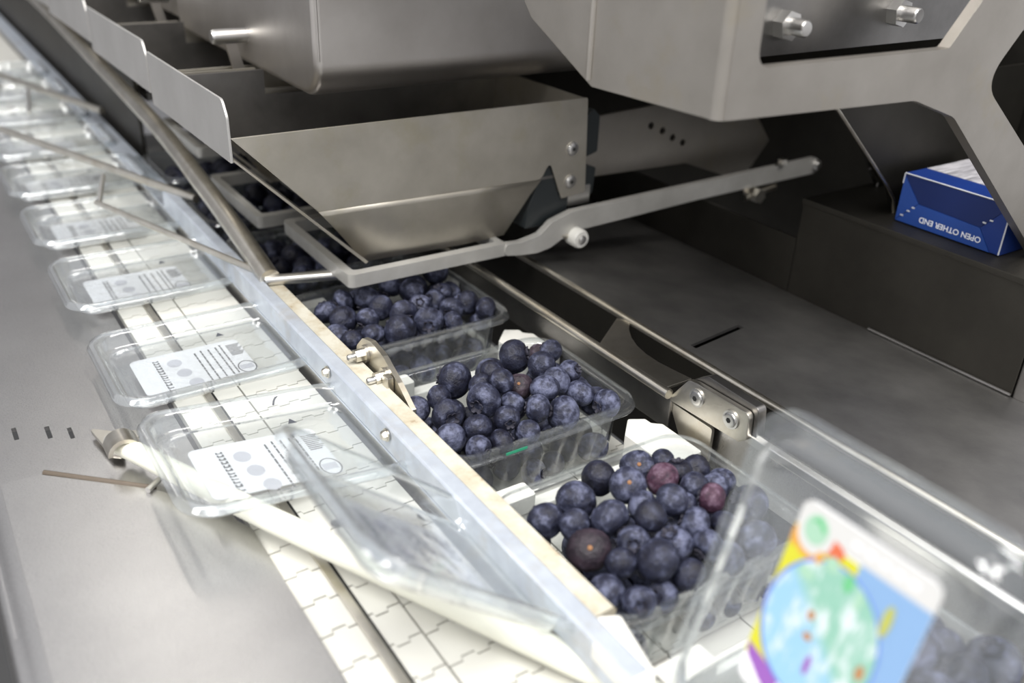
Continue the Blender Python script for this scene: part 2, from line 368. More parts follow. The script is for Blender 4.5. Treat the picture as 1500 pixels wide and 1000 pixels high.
# ================================================================== clamshells
LW, LD, HX, HZ = 118, 95, 178, 48
base_rings = [(9, 1.2, 10, 0), (7.2, 2.4, 11, 0), (6.4, 6, 12, 1.2), (4.8, 20, 13, 2.6), (3.6, 33, 14, 1.6), (3.0, 38, 14, 0), (2.6, 43, 14, 0), (1.6, 44.4, 14, 0), (-1.8, 44.8, 16, 0), (-3.4, 44.4, 17, 0), (-3.8, 42.0, 17, 0), (-5.0, 41.4, 18, 0)]
base_me = None; lid_me = None
lid_rings = [(17, -9.0, 6, 0), (13, -8.6, 8, 0), (12, -10, 9, 0), (9, -10, 9, 0), (7.6, -8, 11, 0), (6.2, -2.5, 12, 0.5), (5.2, -0.6, 13, 0), (3.2, 0.2, 14, 0), (1.6, -0.2, 15, 0), (1.0, -2.6, 15, 0), (0, -3.2, 16, 0)]
def clamshell(y0, angle, label, front_print=False, back_print=True, lid_dy=0, detail=True, base=True):
    global base_me, lid_me
    t = thing('clamshell_container', label, 'container', (HX, y0, HZ), 'clear plastic berry clamshells in a row')
    if base:
        if base_me is None:
            b = link('base_tray', tray_bm(9, 127, 1.5, 93.5, [(a, z - HZ + 0.3, c, d) for a, z, c, d in base_rings]), 'clear', t, True, 60); base_me = b.data
        else:
            b = bpy.data.objects.new('base_tray', base_me); COL.objects.link(b); b.parent = t
        thick(b, 0.5)
        h = link('hinge', prism_bm([(-3, -3.0), (0, -1.6), (3.5, -2.2), (6, -4.6), (6, -4.0), (3.5, -1.6), (0, -1.0), (-3, -2.4)], 'y', 8, 87), 'clear', t)
    if lid_me is None:
        l = link('lid', tray_bm(-LW - 1, -2, 0, LD, lid_rings), 'lid_clear', t, True, 60); lid_me = l.data
    else:
        l = bpy.data.objects.new('lid', lid_me); COL.objects.link(l); l.parent = t
    thick(l, 0.45); l.rotation_euler.y = math.radians(180 - angle); l.location.y = lid_dy * S
    lab = link('paper_label', prism_bm(rrect(-100, -36, 21, 66, 4), 'z', -10.15, -9.75), 'paper', l, False)
    zt = -9.74
    if back_print:
        bm = bmesh.new()
        def add(poly, m=None):
            f = bm.faces.new([bm.verts.new(V((p[0], p[1], zt))) for p in poly]); r = bmesh.ops.extrude_face_region(bm, geom=[f])
            for g in r['geom']:
                if isinstance(g, bmesh.types.BMVert): g.co.z += 0.00004
        yy = 17
        rnd = random.Random(5)
        while yy < 60:                       # bold heading set lengthwise, glyph by glyph
            w = rnd.choice((1.6, 2.2, 2.6)); add([(-88, yy), (-84.6, yy), (-84.6, yy + w * 0.45), (-88, yy + w * 0.45)]); add([(-88, yy), (-87.1, yy), (-87.1, yy + w), (-88, yy + w)])
            if rnd.random() < 0.6: add([(-85.6, yy), (-84.6, yy), (-84.6, yy + w), (-85.6, yy + w)])
            yy += w + 0.9
        link('heading_print', bm, 'ink', l, False)
        for (xx, a, c) in ((-64, 17, 61), (-60, 20, 61), (-55.5, 19, 61), (-51, 19, 62), (-48, 23, 62)):
            bm = bmesh.new(); yy = a
            while yy < c - 2:
                w = rnd.uniform(2, 5); add([(xx, yy), (xx + 1.0, yy), (xx + 1.0, min(yy + w, c)), (xx, min(yy + w, c))]); yy += w + 0.7
            link('text_line_print', bm, 'ink', l, False)
        for cx, cy in ((-77, 52), (-75, 38), (-72, 24)):
            o = link('grey_patch_print', flat_bm(ellipse(cx, cy, 4.2, 5), zt, 0.03), 'ink_pale', l, False)
        bm = bmesh.new()
        for i in range(9):
            yy = 45 + i * 1.7; add([(-44.5, yy), (-38 + (i % 3), yy), (-38 + (i % 3), yy + 1.0), (-44.5, yy + 1.0)])
        link('code_block_print', bm, 'ink', l, False)
        link('round_emblem_print', ring_bm(-41, 28, 5.4, 7.6, 0.8, zt, 0.04), 'ink', l, False)
        link('round_emblem_print', flat_bm([(-45, 25.5), (-45, 31), (-37.5, 31), (-37.5, 25.5)], zt, 0.03), 'ink_pale', l, False)
        link('recycling_mark', flat_bm([(-46, 72), (-41, 72), (-43.5, 77)], -8.7, 0.05), 'ink', l, False)
    if front_print:
        z = -10.25
        def pc(name, poly, m, lv):           # printed pieces on the outer face, a hair above one another
            o = link(name, prism_bm(poly, 'z', z - 0.05 * lv - 0.04, z - 0.05 * lv), m, l, False); return o
        def q(u, v): return (-36 - 64 * v, 66 - 45 * u)      # u across from the far side, v up from the hinge
        pc('yellow_print', [q(0.0, 0.14), q(0.5, 0.14), q(0.5, 0.86), q(0.0, 0.86)], 'y', 0)
        pc('blue_print', [q(0.5, 0.0), q(1, 0.0), q(1, 0.88), q(0.5, 0.88)], 'b', 0)
        pc('purple_print', [q(0.0, 0.20), q(0.30, 0.14), q(0.30, 0.02), q(0.05, 0.10)], 'p', 1)
        pc('white_corner_print', [q(0.0, 0.15), q(0.25, 0.02), q(0.02, 0.02)], 'paper', 2)
        pc('white_band_print', [q(0.0, 0.87), q(1, 0.87), q(1, 0.96), q(0.96, 0.995), q(0.04, 0.995), q(0, 0.96)], 'paper_band', 1)
        pc('orange_print', ellipse(*q(0.03, 0.81), 3.6, 1.5), 'o', 2); pc('red_print', ellipse(*q(0.30, 0.85), 2.6, 4.0), 'r', 2); pc('orange_print', ellipse(*q(0.14, 0.78), 2.6, 4.0), 'o', 2)
        pc('emblem_backing', ellipse(*q(0.155, 0.87), 6.6, 6.0), 'paper_band', 3)
        pc('emblem_print', ellipse(*q(0.15, 0.885), 4.6, 4.0), 'gl', 4); pc('emblem_leaf', [q(0.09, 0.91), q(0.15, 0.95), q(0.22, 0.91), q(0.21, 0.885), q(0.15, 0.92)], 'g', 5)
        pc('circle_border', ellipse(*q(0.42, 0.46), 22.4, 19.0, 48), 'b2', 4)
        pc('picture_disc', ellipse(*q(0.425, 0.46), 21.6, 18.2, 48), 'wc', 5)
        for u, v, rx, ry, m in ((0.34, 0.52, 1.6, 1.2, 'br'), (0.37, 0.42, 1.3, 1.5, 'br'), (0.76, 0.44, 2.4, 1.3, 'br'), (0.24, 0.78, 2.0, 1.2, 'o'), (0.34, 0.79, 2.4, 2.2, 'gl'), (0.48, 0.76, 2.8, 1.6, 'g'), (0.58, 0.72, 3.4, 1.2, 'gl'), (0.78, 0.72, 5.0, 1.5, M_olive), (0.44, 0.30, 3.4, 1.0, 'p'), (0.20, 0.68, 2.0, 2.6, 'gl')):
            pc('colour_fleck', ellipse(*q(u, v), rx, ry, 14), m, 6)
        for i in range(5): pc('faint_text_print', [q(0.40 + 0.1 * i, 0.95), q(0.47 + 0.1 * i, 0.95), q(0.47 + 0.1 * i, 0.915), q(0.40 + 0.1 * i, 0.915)], M_faint, 2)
    return t
c4 = clamshell(62, 75, 'clear clamshell in the near right corner, lid standing up with colourful label', front_print=True, back_print=False)
c3 = clamshell(190, 140, 'clear clamshell of berries whose blank-looking lid is half raised off the belt', front_print=False)
c2 = clamshell(318, 174, 'clear clamshell of berries in the middle, green mark on its front rim', lid_dy=5)
gm = link('green_mark', box_bm((37, -3.75, -3.7), (50, -3.45, -5.2)), 'teal', c2)
c1 = clamshell(447, 180, 'clear clamshell of berries directly in front of and under the foremost chute', lid_dy=1)
c0 = clamshell(575, 180, 'clear clamshell whose lid lies second behind the middle container, base under the chute', lid_dy=8)
order = ['fourth', 'fifth', 'sixth', 'seventh', 'eighth', 'ninth']
for i in range(6):
    clamshell(703 + 128 * i, 180, 'clear clamshell with flat lid, ' + order[i] + ' lid behind the half raised one', lid_dy=8, back_print=i < 2, base=i < 2)

# ================================================================== blueberries
BERRIES = {'C1': [(216.2, 527.7, 35.6, 8.5), (231.3, 528.8, 38.4, 7.8), (245.7, 528.3, 35.3, 7.9), (217, 517.2, 46.2, 7.4), (232.3, 512.7, 45.8, 9.6), (207.1, 494.9, 44, 9.5), (203.3, 514.5, 42, 8.1), (219.4, 484.3, 45.9, 7.9), (232.8, 492.4, 47.7, 8.8), (255.3, 523.9, 46.2, 8.2), (273.8, 525.9, 39.5, 10.8), (264, 508.5, 46.2, 9.5), (241.9, 478.3, 47.7, 9), (292.6, 527.3, 48.5, 10.2), (291, 525, 29.3, 10.4), (253.1, 464.8, 44.7, 9.8), (231.7, 463.1, 44.1, 10.9), (215.2, 467.9, 43.6, 7.4), (201.2, 469, 41.7, 7.7), (281.5, 498.8, 44.6, 8.1), (270.2, 487.8, 46.4, 7.9), (274.8, 473.2, 44.5, 8.5), (293.4, 507.7, 37.8, 9.1), (290.2, 478.2, 44.2, 8.7), (294.1, 491.5, 36.4, 8.3), (295.8, 463.9, 44.9, 7.6), (294.6, 469.8, 32.2, 7.2), (268.4, 460, 42.9, 7.2), (256.5, 483.5, 48, 7.5), (196.9, 482.8, 40.5, 7.8), (230.6, 461.1, 11.4, 8.2), (216.4, 460.1, 19.2, 8.2), (290.1, 518.4, 12.2, 9), (225.7, 496, 11.1, 7.9), (216.4, 472.5, 10.9, 7.7), (275, 510.4, 12.3, 9.1), (268.7, 473.6, 11.1, 7.9), (254.7, 506.5, 12.5, 9.3), (278.5, 461.6, 11.9, 8.7), (267.1, 496.9, 10.8, 7.6), (247, 462.3, 12.6, 9.4), (277, 497.4, 21.5, 7.9), (289.8, 501.2, 12.5, 9.3), (277.3, 486.1, 11.4, 8.2), (255.1, 489.1, 10.8, 7.6), (226, 511.8, 16.5, 7.3), (200.9, 500, 11.1, 7.9), (241, 492.9, 11.2, 8), (290.8, 471.5, 11.4, 8.2), (214.5, 505.6, 11.1, 7.9), (238.7, 507.8, 11.2, 8), (247.1, 520.1, 10.6, 7.4), (202.1, 479.2, 12.2, 9), (255.1, 475.8, 16.9, 8), (211.9, 490.9, 10.5, 7.3), (262.2, 522.2, 14.9, 9.5), (276.8, 525.6, 10.4, 7.2), (216, 524.1, 12.3, 9.1), (232.7, 524.4, 11.9, 8.7), (279.7, 474.8, 20.7, 7.7), (241.2, 477.7, 11.3, 8.1), (291.7, 485.9, 10.6, 7.2), (201.9, 462.2, 12.3, 9.1), (227.2, 481.7, 10.6, 7.4)],
 'C2': [(222.4, 379, 52.5, 10.8), (258.1, 398.2, 37.9, 9.3), (269.7, 389.8, 49.8, 10.5), (242.7, 371.5, 55.5, 7.6), (295.5, 400.5, 38.8, 7.2), (275.8, 370.5, 51.3, 8.5), (296, 389.2, 46.8, 7.5), (292.1, 380.8, 33.3, 9.9), (275, 400.4, 38.2, 7.2), (230.3, 364.1, 54.1, 7.2), (237.6, 354.2, 60.1, 7.2), (249.5, 355, 52.5, 7.8), (223.4, 349.7, 54.3, 9.8), (258.4, 343, 55.1, 8.3), (271.5, 350.6, 51.8, 8.3), (287.4, 358.6, 49.8, 7.2), (281.4, 340, 46.8, 8), (292.6, 359.4, 34.9, 9.5), (293.8, 342.6, 36.6, 8.6), (290.8, 328.3, 43.1, 8.5), (261.7, 329.5, 45, 10), (246.4, 332.3, 51.5, 7.8), (237.9, 343.6, 51.2, 7.2), (204.9, 355.8, 47.3, 9.1), (196.6, 375.5, 43.2, 7.8), (208, 370.6, 49.9, 7.2), (198.4, 341.3, 43.6, 8.3), (213.1, 338.9, 46.9, 7.9), (228.1, 334.1, 50.3, 7.2), (206.4, 327, 42.9, 7.2), (220.6, 327.2, 41.4, 7.2), (236.7, 327, 42.6, 7.2), (291.3, 366.2, 10.9, 7.7), (202.8, 332, 10.8, 7.6), (259.8, 333.7, 10.5, 7.3), (252.8, 348.3, 12.8, 9.6), (209.2, 355.6, 12.3, 9.1), (243.1, 395.7, 11.5, 8.3), (224.4, 354.6, 10.5, 7.3), (235.5, 343.9, 12.5, 9.3), (275.3, 355.8, 10.5, 7.3), (217.4, 342.2, 10.9, 7.7), (227.2, 383.9, 10.7, 7.5), (215.1, 395.5, 11.8, 8.6), (289.8, 350.3, 12.6, 9.4), (262.9, 378.4, 23.6, 9), (245.8, 331.8, 10.9, 7.7), (279.4, 382.1, 20.3, 9.4), (231.6, 368.1, 12.3, 9.1), (256.8, 387.9, 11.7, 8.5), (256, 371.8, 11, 7.8), (293.5, 398.5, 25, 7.4), (286.4, 395.3, 12, 8.8), (205.5, 383.9, 10.7, 7.5), (291.6, 380.3, 10.5, 7.3), (216.3, 374.1, 14.6, 8.6), (271.3, 392.2, 10.9, 7.7), (200.3, 396.7, 10.4, 7.2), (287.9, 333, 12.3, 9.1), (268.9, 397.3, 25, 8.5), (273, 341, 12, 8.8), (229.3, 396.1, 20.1, 9.1), (245.6, 362.2, 10.5, 7.3), (201.2, 369.8, 12.7, 8.4), (277.3, 369.6, 10.7, 7.5), (243, 379.9, 11.7, 8.5)],
 'C3': [(239.8, 271.1, 47, 8.9), (260.4, 266.7, 48.7, 8.7), (241.1, 251.8, 54.6, 8.8), (258.1, 247.2, 54.7, 8.3), (275.1, 264.5, 47.4, 7.2), (271.9, 250.8, 51.6, 7.2), (284.9, 251.8, 48, 7.2), (291.1, 239.9, 45.9, 7.2), (279.8, 233.8, 50.3, 7.2), (267.1, 235.7, 54.5, 7.2), (237.5, 237.2, 53.9, 7.2), (245.3, 227.4, 60.6, 7.5), (255.4, 229.8, 51.4, 7.2), (265.6, 222.5, 56.8, 7.2), (218.3, 260.8, 48.7, 9.6), (201.2, 260.7, 44, 8.9), (207.7, 247.3, 48.3, 7.6), (203.4, 231.6, 47.5, 9.7), (220.1, 238.5, 52.8, 9.2), (231.8, 225.8, 58.4, 7.2), (234.8, 213.6, 50, 8.7), (249.8, 216.5, 52.5, 7.8), (221.2, 223.3, 50, 7.4), (219.8, 206.7, 53.3, 9.3), (197.3, 212, 41.5, 8.4), (209.2, 216.9, 48.4, 7.2), (231.4, 199.2, 45.3, 7.7), (204.3, 199.3, 43.4, 7.2), (217.3, 199.4, 39.7, 7.2), (245.1, 203.1, 52.7, 7.2), (293.1, 223.3, 41.8, 10), (274.2, 200.8, 44.6, 9.3), (262.8, 210.7, 49.7, 7.7), (255.4, 199.6, 43.5, 7.9), (202, 257.4, 12.4, 9.2), (201.1, 226.5, 11.3, 8.1), (272, 218.9, 11, 7.8), (241.2, 269.7, 19.5, 7.4), (208.3, 241.2, 12.5, 9.3), (241.7, 235.6, 12.8, 9.3), (263.9, 205.1, 12.5, 9.3), (215.7, 219.4, 12.4, 9.2), (242.2, 257.7, 10.8, 7.6), (272.6, 210.6, 24.6, 7.6), (245.9, 219.6, 11.7, 8.5), (292.7, 250.5, 18.3, 7.2), (224.5, 233.4, 11.6, 8.4), (265.1, 243.7, 22.6, 7.4), (217.8, 254.5, 11.3, 8.1), (269.7, 268.3, 18.9, 8.7), (256.7, 241.2, 11.2, 8), (289.2, 236.5, 12.6, 9.4), (227.8, 267, 12.3, 9.1), (259.2, 226.8, 10.7, 7.5), (272.2, 235.4, 12, 8.8), (209.7, 204.9, 10.7, 7.5), (281.4, 205.2, 12.6, 9.4), (231.3, 247.9, 11.2, 8), (247.6, 204.2, 11.4, 8.2), (290.5, 219.6, 13.1, 8.8), (231, 220.3, 10.5, 7.3), (200.3, 268.7, 25.2, 9.2), (284.4, 262.4, 12.7, 9.5), (221.3, 244.4, 22.4, 8.4), (254.6, 267.1, 12.2, 9), (292.1, 202.9, 25.5, 8.8), (265.2, 254.3, 11.9, 8.7), (278.6, 225.4, 24.2, 9.4)],
 'C4': [(292.5, 129.7, 39.8, 10.3), (282.2, 116.7, 48.5, 9.6), (265.4, 117.7, 54.3, 9.3), (290.8, 100.6, 51.6, 10.1), (292.2, 95.6, 33.7, 9.7), (248.8, 118.4, 55.7, 8.5), (272.8, 102, 52.9, 9.1), (279.9, 86.1, 47.9, 9.6), (251.9, 101.7, 55.9, 9.5), (262.6, 87.9, 52.3, 9.4), (239.9, 113.7, 12.6, 9.4), (259.8, 87.7, 11.4, 7.8), (224.2, 122, 12.8, 9.6), (290.9, 102.9, 11.4, 8.2), (270.4, 98.2, 11.4, 8.2), (200.7, 90.3, 16.9, 8.5), (265.5, 119.1, 11.3, 8.1), (291.4, 117.6, 10.8, 7.6), (203.6, 138.3, 12.8, 9.6), (278.3, 111.2, 11.1, 7.9), (201.2, 104.3, 10.9, 7.7), (290.1, 139.1, 12.3, 9.1), (214.8, 92.9, 11.1, 7.9), (290.6, 76.4, 16.4, 9.1), (255.5, 105.4, 12.7, 9.5), (219.5, 106.7, 10.8, 7.6), (201, 76, 11.2, 8), (213.5, 76.2, 21.7, 9.6), (225.6, 139.2, 12.1, 8.9), (268.6, 109.3, 24.2, 9.5), (279.2, 126.6, 11.7, 8.5), (251.8, 125.1, 15.3, 8.5), (244.2, 91.2, 12.4, 9.2), (241.4, 75.7, 10.8, 7.6), (283.1, 89.7, 11.3, 8.1), (253, 140, 11.2, 8), (231.9, 100.4, 10.5, 7.3), (272.2, 77.3, 12.7, 9.5), (227.2, 82.4, 12.4, 9.2), (274, 89.7, 24.1, 8.5), (238.1, 129.9, 10.8, 7.6), (268.8, 139.2, 12.1, 8.9)],
 'C0': [(289.4, 650.9, 13.1, 9.9), (270.5, 651, 13.5, 10.3), (208.8, 618.6, 32.5, 10.8), (236.3, 635.7, 14, 10.8), (255.9, 589.3, 26.6, 10.3), (228.2, 636.4, 33, 10.4), (223.7, 651, 13.5, 10.3), (238.4, 652.3, 26.7, 10.8), (276.2, 645.2, 36.7, 10.4), (260.4, 634.7, 13.3, 10.1), (291.8, 614.4, 27.4, 9.3), (261.2, 619.8, 40.9, 10.2), (256.2, 603.5, 12.8, 9.6), (202.2, 635.5, 23.3, 10.8), (275.3, 589, 33.3, 11), (267.1, 617.3, 12.4, 9.2), (272.4, 627.6, 26.6, 10.3), (198.2, 633.2, 41.6, 9.3), (242.8, 590.6, 13, 9.8), (290.5, 635.3, 27.3, 10.7), (228.4, 617.3, 29.7, 10.3), (203.6, 611.4, 14.2, 11), (251.7, 651.5, 12.9, 9.7), (258.1, 645.2, 29.5, 10.5), (227.9, 600.5, 12.4, 9.2), (291.9, 653.9, 31, 9.7), (271.1, 608.2, 29.3, 10.3), (282.2, 606.9, 13.5, 10.3), (221.7, 616.7, 12.5, 9.3), (221.5, 598.7, 30, 10.8), (217.6, 633.6, 12.6, 9.4), (289.8, 590.2, 12.6, 9.4), (218.6, 653.4, 32.1, 10.4), (289.8, 623.7, 12.6, 9.4), (240.5, 614.6, 14.2, 11), (201.5, 596.5, 27.8, 10.7), (204.8, 651.5, 12.9, 9.7), (248.9, 627.5, 27.6, 10.8), (200, 654, 30.1, 9.5), (270.5, 591.2, 13.8, 10.6), (211.9, 593.9, 12.5, 9.3), (243.2, 604, 31.6, 11)],
 'Cm1': [(272.4, 724, 14.2, 11), (231.8, 717.7, 27.6, 10.9), (290.9, 765.4, 32.5, 11), (204.5, 778.9, 13.7, 10.5), (262.3, 764.6, 19.3, 9.4), (216.5, 715.3, 39.7, 10.1), (249.7, 753.4, 13.1, 9.9), (284.4, 761.5, 13.8, 10.6), (198.6, 719.3, 41.2, 9.6), (231.7, 751.1, 12.8, 9.6), (266.3, 734.3, 29.6, 9.9), (261.7, 781.9, 29.3, 9.5), (225.4, 779.6, 12.8, 9.6), (200.8, 736.4, 33.1, 10.7), (279.8, 781.7, 32.3, 10.1), (203.2, 733.2, 13.7, 10.5), (244.8, 718.6, 13.1, 9.9), (254, 745.8, 37.8, 10), (217.2, 719.3, 13.8, 10.6), (283.5, 740.2, 12.6, 9.4), (231.8, 757, 31.5, 10.8), (252.9, 779.1, 13.3, 10.1), (220.4, 773.1, 29.5, 10.3), (262.7, 761.6, 36.5, 9.2), (238.5, 767.6, 12.6, 9.4), (201.1, 717.1, 23.5, 9.7), (249, 726.9, 31, 10.3), (231.8, 732.4, 13.6, 10.4), (238.7, 780.2, 26.9, 10.9), (228.2, 735.4, 36.1, 10.2), (255, 734.9, 14, 10.8), (219, 742.9, 22, 9.4), (278.8, 749.3, 28.8, 11), (217.4, 762.9, 13.5, 10.3), (201.2, 769.1, 30.7, 10.8), (209.7, 782.6, 42.8, 10.6), (267.9, 749, 12.9, 9.7), (202.6, 752, 20.1, 10.8), (213.5, 752.9, 35.8, 9.7), (273.8, 778.6, 14, 10.8), (241.9, 742.7, 24.9, 9.2), (245.7, 767.9, 41.4, 10.7)],
 'Cm2': [(202.2, 871.7, 12.5, 9.3), (240.5, 908.5, 12.9, 9.7), (284.8, 909.9, 30.2, 10.7), (221.2, 907.5, 14.1, 10.9), (290.4, 846.6, 15.6, 9.2), (221.6, 888.5, 28.5, 10), (203.1, 890.1, 13.6, 10.4), (257.4, 879.8, 23.5, 10.2), (274.8, 863, 29.2, 10), (203.2, 853.1, 13.8, 10.6), (232.7, 873.9, 27.9, 9.7), (245.2, 851.3, 36.9, 10.4), (202.3, 908.7, 12.7, 9.5), (277.5, 881.5, 29.1, 10), (217.2, 861.3, 27.7, 10.6), (242.7, 876, 12.8, 9.6), (257.8, 846.5, 23.2, 10.1), (263.1, 886.5, 40.5, 10.2), (240.5, 848.5, 14.1, 10.9), (264.8, 907.5, 14.1, 10.9), (247.9, 872.9, 38, 9.7), (228.9, 864.1, 13, 9.8), (218.5, 879.1, 12.9, 9.7), (240.6, 895.4, 29.8, 9.8), (284.4, 901.5, 13, 9.8), (271.1, 870.5, 12.6, 9.4), (292.6, 844.4, 32.6, 9.2), (273.1, 852.2, 13.6, 10.4), (249.7, 862.9, 22.9, 9.6), (291.8, 870, 29.8, 9.6), (251.2, 893.8, 12.9, 9.7), (208.8, 901.3, 27.3, 9.4), (201.4, 846.1, 32.6, 11), (232.5, 891.5, 13.4, 10.2), (287.9, 864, 13, 9.8), (273.4, 844.9, 33.4, 9.9), (270.5, 888.8, 13.3, 10.1), (288.8, 883, 13.7, 10.5), (228.7, 845.5, 29.5, 9.9), (221.3, 847.5, 12.9, 9.7), (204.4, 878.8, 29.6, 10.5), (266.9, 903.3, 32.9, 9.8)]}
def berry_mesh(seed):
    rnd = random.Random(seed); bm = bmesh.new(); bmesh.ops.create_uvsphere(bm, u_segments=20, v_segments=14, radius=1)
    lob = [(rnd.uniform(0, 6.28), rnd.uniform(0.0, 0.035)) for _ in range(3)]
    for v in bm.verts:
        x, y, z = v.co; a = math.atan2(y, x); rr = math.hypot(x, y)
        k = 1 + sum(am * math.cos((j + 2) * a + ph) for j, (ph, am) in enumerate(lob)) * rr
        zz = z * 0.88
        if z > 0.8: zz -= 0.30 * (1 - min(rr / 0.55, 1)) ** 0.8          # sunken crown
        if z < -0.9: zz += 0.10 * (1 - min(rr / 0.4, 1))
        v.co = (x * k, y * k, zz)
    me = bpy.data.meshes.new('blueberry'); bm.to_mesh(me); bm.free()
    for p in me.polygons: p.use_smooth = True
    return me
def calyx_mesh():
    bm = bmesh.new(); n = 20; ring = []
    for k in range(n):
        a = 2 * PI * k / n; tip = abs(math.cos(2.5 * a)); r1 = 0.27 + 0.16 * tip; h = 0.80 + 0.05 * tip
        ring.append((bm.verts.new((0.22 * math.cos(a), 0.22 * math.sin(a), 0.66)), bm.verts.new((r1 * math.cos(a), r1 * math.sin(a), h + 0.03)), bm.verts.new((r1 * math.cos(a), r1 * math.sin(a), h - 0.04)), bm.verts.new((0.2 * math.cos(a), 0.2 * math.sin(a), 0.58))))
    for k in range(n):
        A, B = ring[k - 1], ring[k]
        for j in range(4): bm.faces.new((A[j], B[j], B[(j + 1) % 4], A[(j + 1) % 4]))
    me = bpy.data.meshes.new('calyx'); bm.to_mesh(me); bm.free(); me.materials.append(M['calyx']); return me
def scar_mesh():
    bm = bmesh.new(); bmesh.ops.create_uvsphere(bm, u_segments=10, v_segments=6, radius=0.12)
    for v in bm.verts: v.co = (v.co.x, v.co.y, v.co.z * 0.35 - 0.82)
    me = bpy.data.meshes.new('stem_scar'); bm.to_mesh(me); bm.free(); me.materials.append(M['scar']); return me
shapes = {}
for mt in ('berry', 'berry_red', 'berry_brown'):
    shapes[mt] = []
    for s_ in range(4 if mt == 'berry' else 1):
        me = berry_mesh(s_ + 1); me.materials.append(M[mt]); shapes[mt].append(me)
CAL, SCA = calyx_mesh(), scar_mesh()
where = {'C1': ('blueberry buried low in the shaded container just below the chute plate', 'blueberries under the chute'), 'C2': ('blueberry buried under the heap in the middle container with the green mark', 'blueberries in the middle container'),
         'C3': ('blueberry buried under the heap in the container below the half raised lid', 'blueberries in the front container'), 'C4': ('blueberry low behind the colourful label in the near right container', 'blueberries in the near right container'),
         'C0': ('blueberry in the container hidden beneath the foremost chute', 'blueberries beneath the foremost chute'), 'Cm1': ('blueberry in the container glimpsed between rod rail and second chute', 'blueberries beneath the second chute'), 'Cm2': ('blueberry in the farthest filled container beside the rod rail', 'blueberries beneath the third chute')}
SPECIAL = {('C3', 3): ('berry_red', 'reddish purple blueberry on top of the container below the half raised lid'), ('C3', 13): ('berry_red', 'reddish blueberry at the right of the heap below the half raised lid'),
           ('C2', 11): ('berry_brown', 'brownish blueberry with a tan stem scar in the middle container'), ('C3', 1): ('berry', 'blueberry with an orange stem scar at the back of the front heap'),
           ('C3', 0): ('berry', 'smooth dark blueberry at the back left of the front heap'), ('C3', 17): ('berry_brown', 'big blueberry with orange streak low at the left of the front heap'),
           ('C2', 0): ('berry', 'largest blueberry at the left of the middle container heap'), ('C2', 4): ('berry_brown', 'small brownish blueberry at the back of the middle container heap')}
SCARRED = (('C2', 11), ('C3', 1), ('C3', 17), ('C3', 2))
RANK = ['first', 'second', 'third', 'fourth', 'fifth', 'sixth', 'seventh', 'eighth', 'ninth']
NSEEN = {'C1': 30, 'C2': 32, 'C3': 34, 'C4': 10}
PLACE = {'C1': 'shaded container', 'C2': 'middle container', 'C3': 'front container', 'C4': 'near right container'}
OWN = {}
for key, n in NSEEN.items():                     # every berry on top of a heap is named by its row and place in the row
    ids = sorted(range(n), key=lambda i: -(BERRIES[key][i][1] + 0.35 * BERRIES[key][i][2]))
    per = 6
    for r0 in range(0, n, per):
        row = sorted(ids[r0:r0 + per], key=lambda i: BERRIES[key][i][0])
        for j, i in enumerate(row): OWN[(key, i)] = 'blueberry in the ' + PLACE[key] + ', ' + RANK[r0 // per] + ' row from the back, ' + RANK[j] + ' from left'
rnd = random.Random(21)
for key, lst in BERRIES.items():
    for i, (x, y, z, r) in enumerate(lst):
        mt, lab = SPECIAL.get((key, i), ('berry', OWN.get((key, i), where[key][0])))
        o = bpy.data.objects.new('blueberry', rnd.choice(shapes[mt])); COL.objects.link(o)
        o.location = V((x, y, z)); o.scale = (r * S,) * 3
        o.rotation_euler = (rnd.uniform(-PI, PI), rnd.uniform(-PI, PI), rnd.uniform(-PI, PI))
        if (key, i) in SCARRED:
            o.rotation_euler = Vector((0.42, 0.55, -0.72)).to_track_quat('Z', 'Y').to_euler()      # stem scar towards the front left
        elif rnd.random() < 0.10:
            o.rotation_euler = Vector((rnd.uniform(-0.9, 0.3), rnd.uniform(-1, 0.2), rnd.uniform(0.2, 1))).to_track_quat('Z', 'Y').to_euler()
        tag(o, lab, 'blueberry', where[key][1])
        for nm, me in [('calyx', CAL)] + ([('stem_scar', SCA)] if (key, i) in SCARRED else []):
            c = bpy.data.objects.new(nm, me); COL.objects.link(c); c.parent = o
loose = link('berry_scrap', tube_bm(curve_pts([(123, 322, 32.4), (127, 320, 33.0), (132, 318, 32.4)], 4), [0.8, 1.3, 1.6, 1.8, 1.9, 1.8, 1.5, 1.1, 0.6], 10), 'calyx'); tag(loose, 'small dark berry scrap lying on the white lid belt', 'scrap')
twig = link('stem_scrap', tube_bm(curve_pts([(134.0, 425, 39.3), (136, 429, 39.8), (139, 433, 39.3)], 4), 0.55, 8), 'calyx'); tag(twig, 'thin dark stem scrap lying near the guide bar', 'scrap')

# ================================================================== white flights between containers
for i, y0 in enumerate((62, 190, 318, 447, 575)):
    t = thing('belt_flight', ['white plastic belt flight in front of the near right container', 'white plastic belt flight between near right and front containers', 'white plastic belt flight between the front and middle containers', 'white plastic belt flight between middle container and the shaded one', 'white plastic belt flight beneath the foremost chute'][i], 'belt flight', (0, y0 - 16, -1.5), 'belt flights')
    link('cross_bar', prism_bm(fillet([(-7, 0), (7, 0), (4, 20), (-4, 20)], 1.2), 'x', 196, 300), 'white', t)
    eb = link('end_block', prism_bm(fillet([(292, -24), (318, -24), (318, 8), (313, 12), (313, 17), (304, 22), (292, 10)], 2), 'z', 0, 33, bev=0.8), 'white', t)
    link('screw', screw_bm((298, -24, 22), (0, -1, 0), 3, 1.6), 'bright', eb)
    link('pusher_pad', prism_bm(fillet([(196, -6), (222, -6), (222, 6), (196, 6)], 2), 'z', 19.5, 30, bev=0.6), 'white', t)

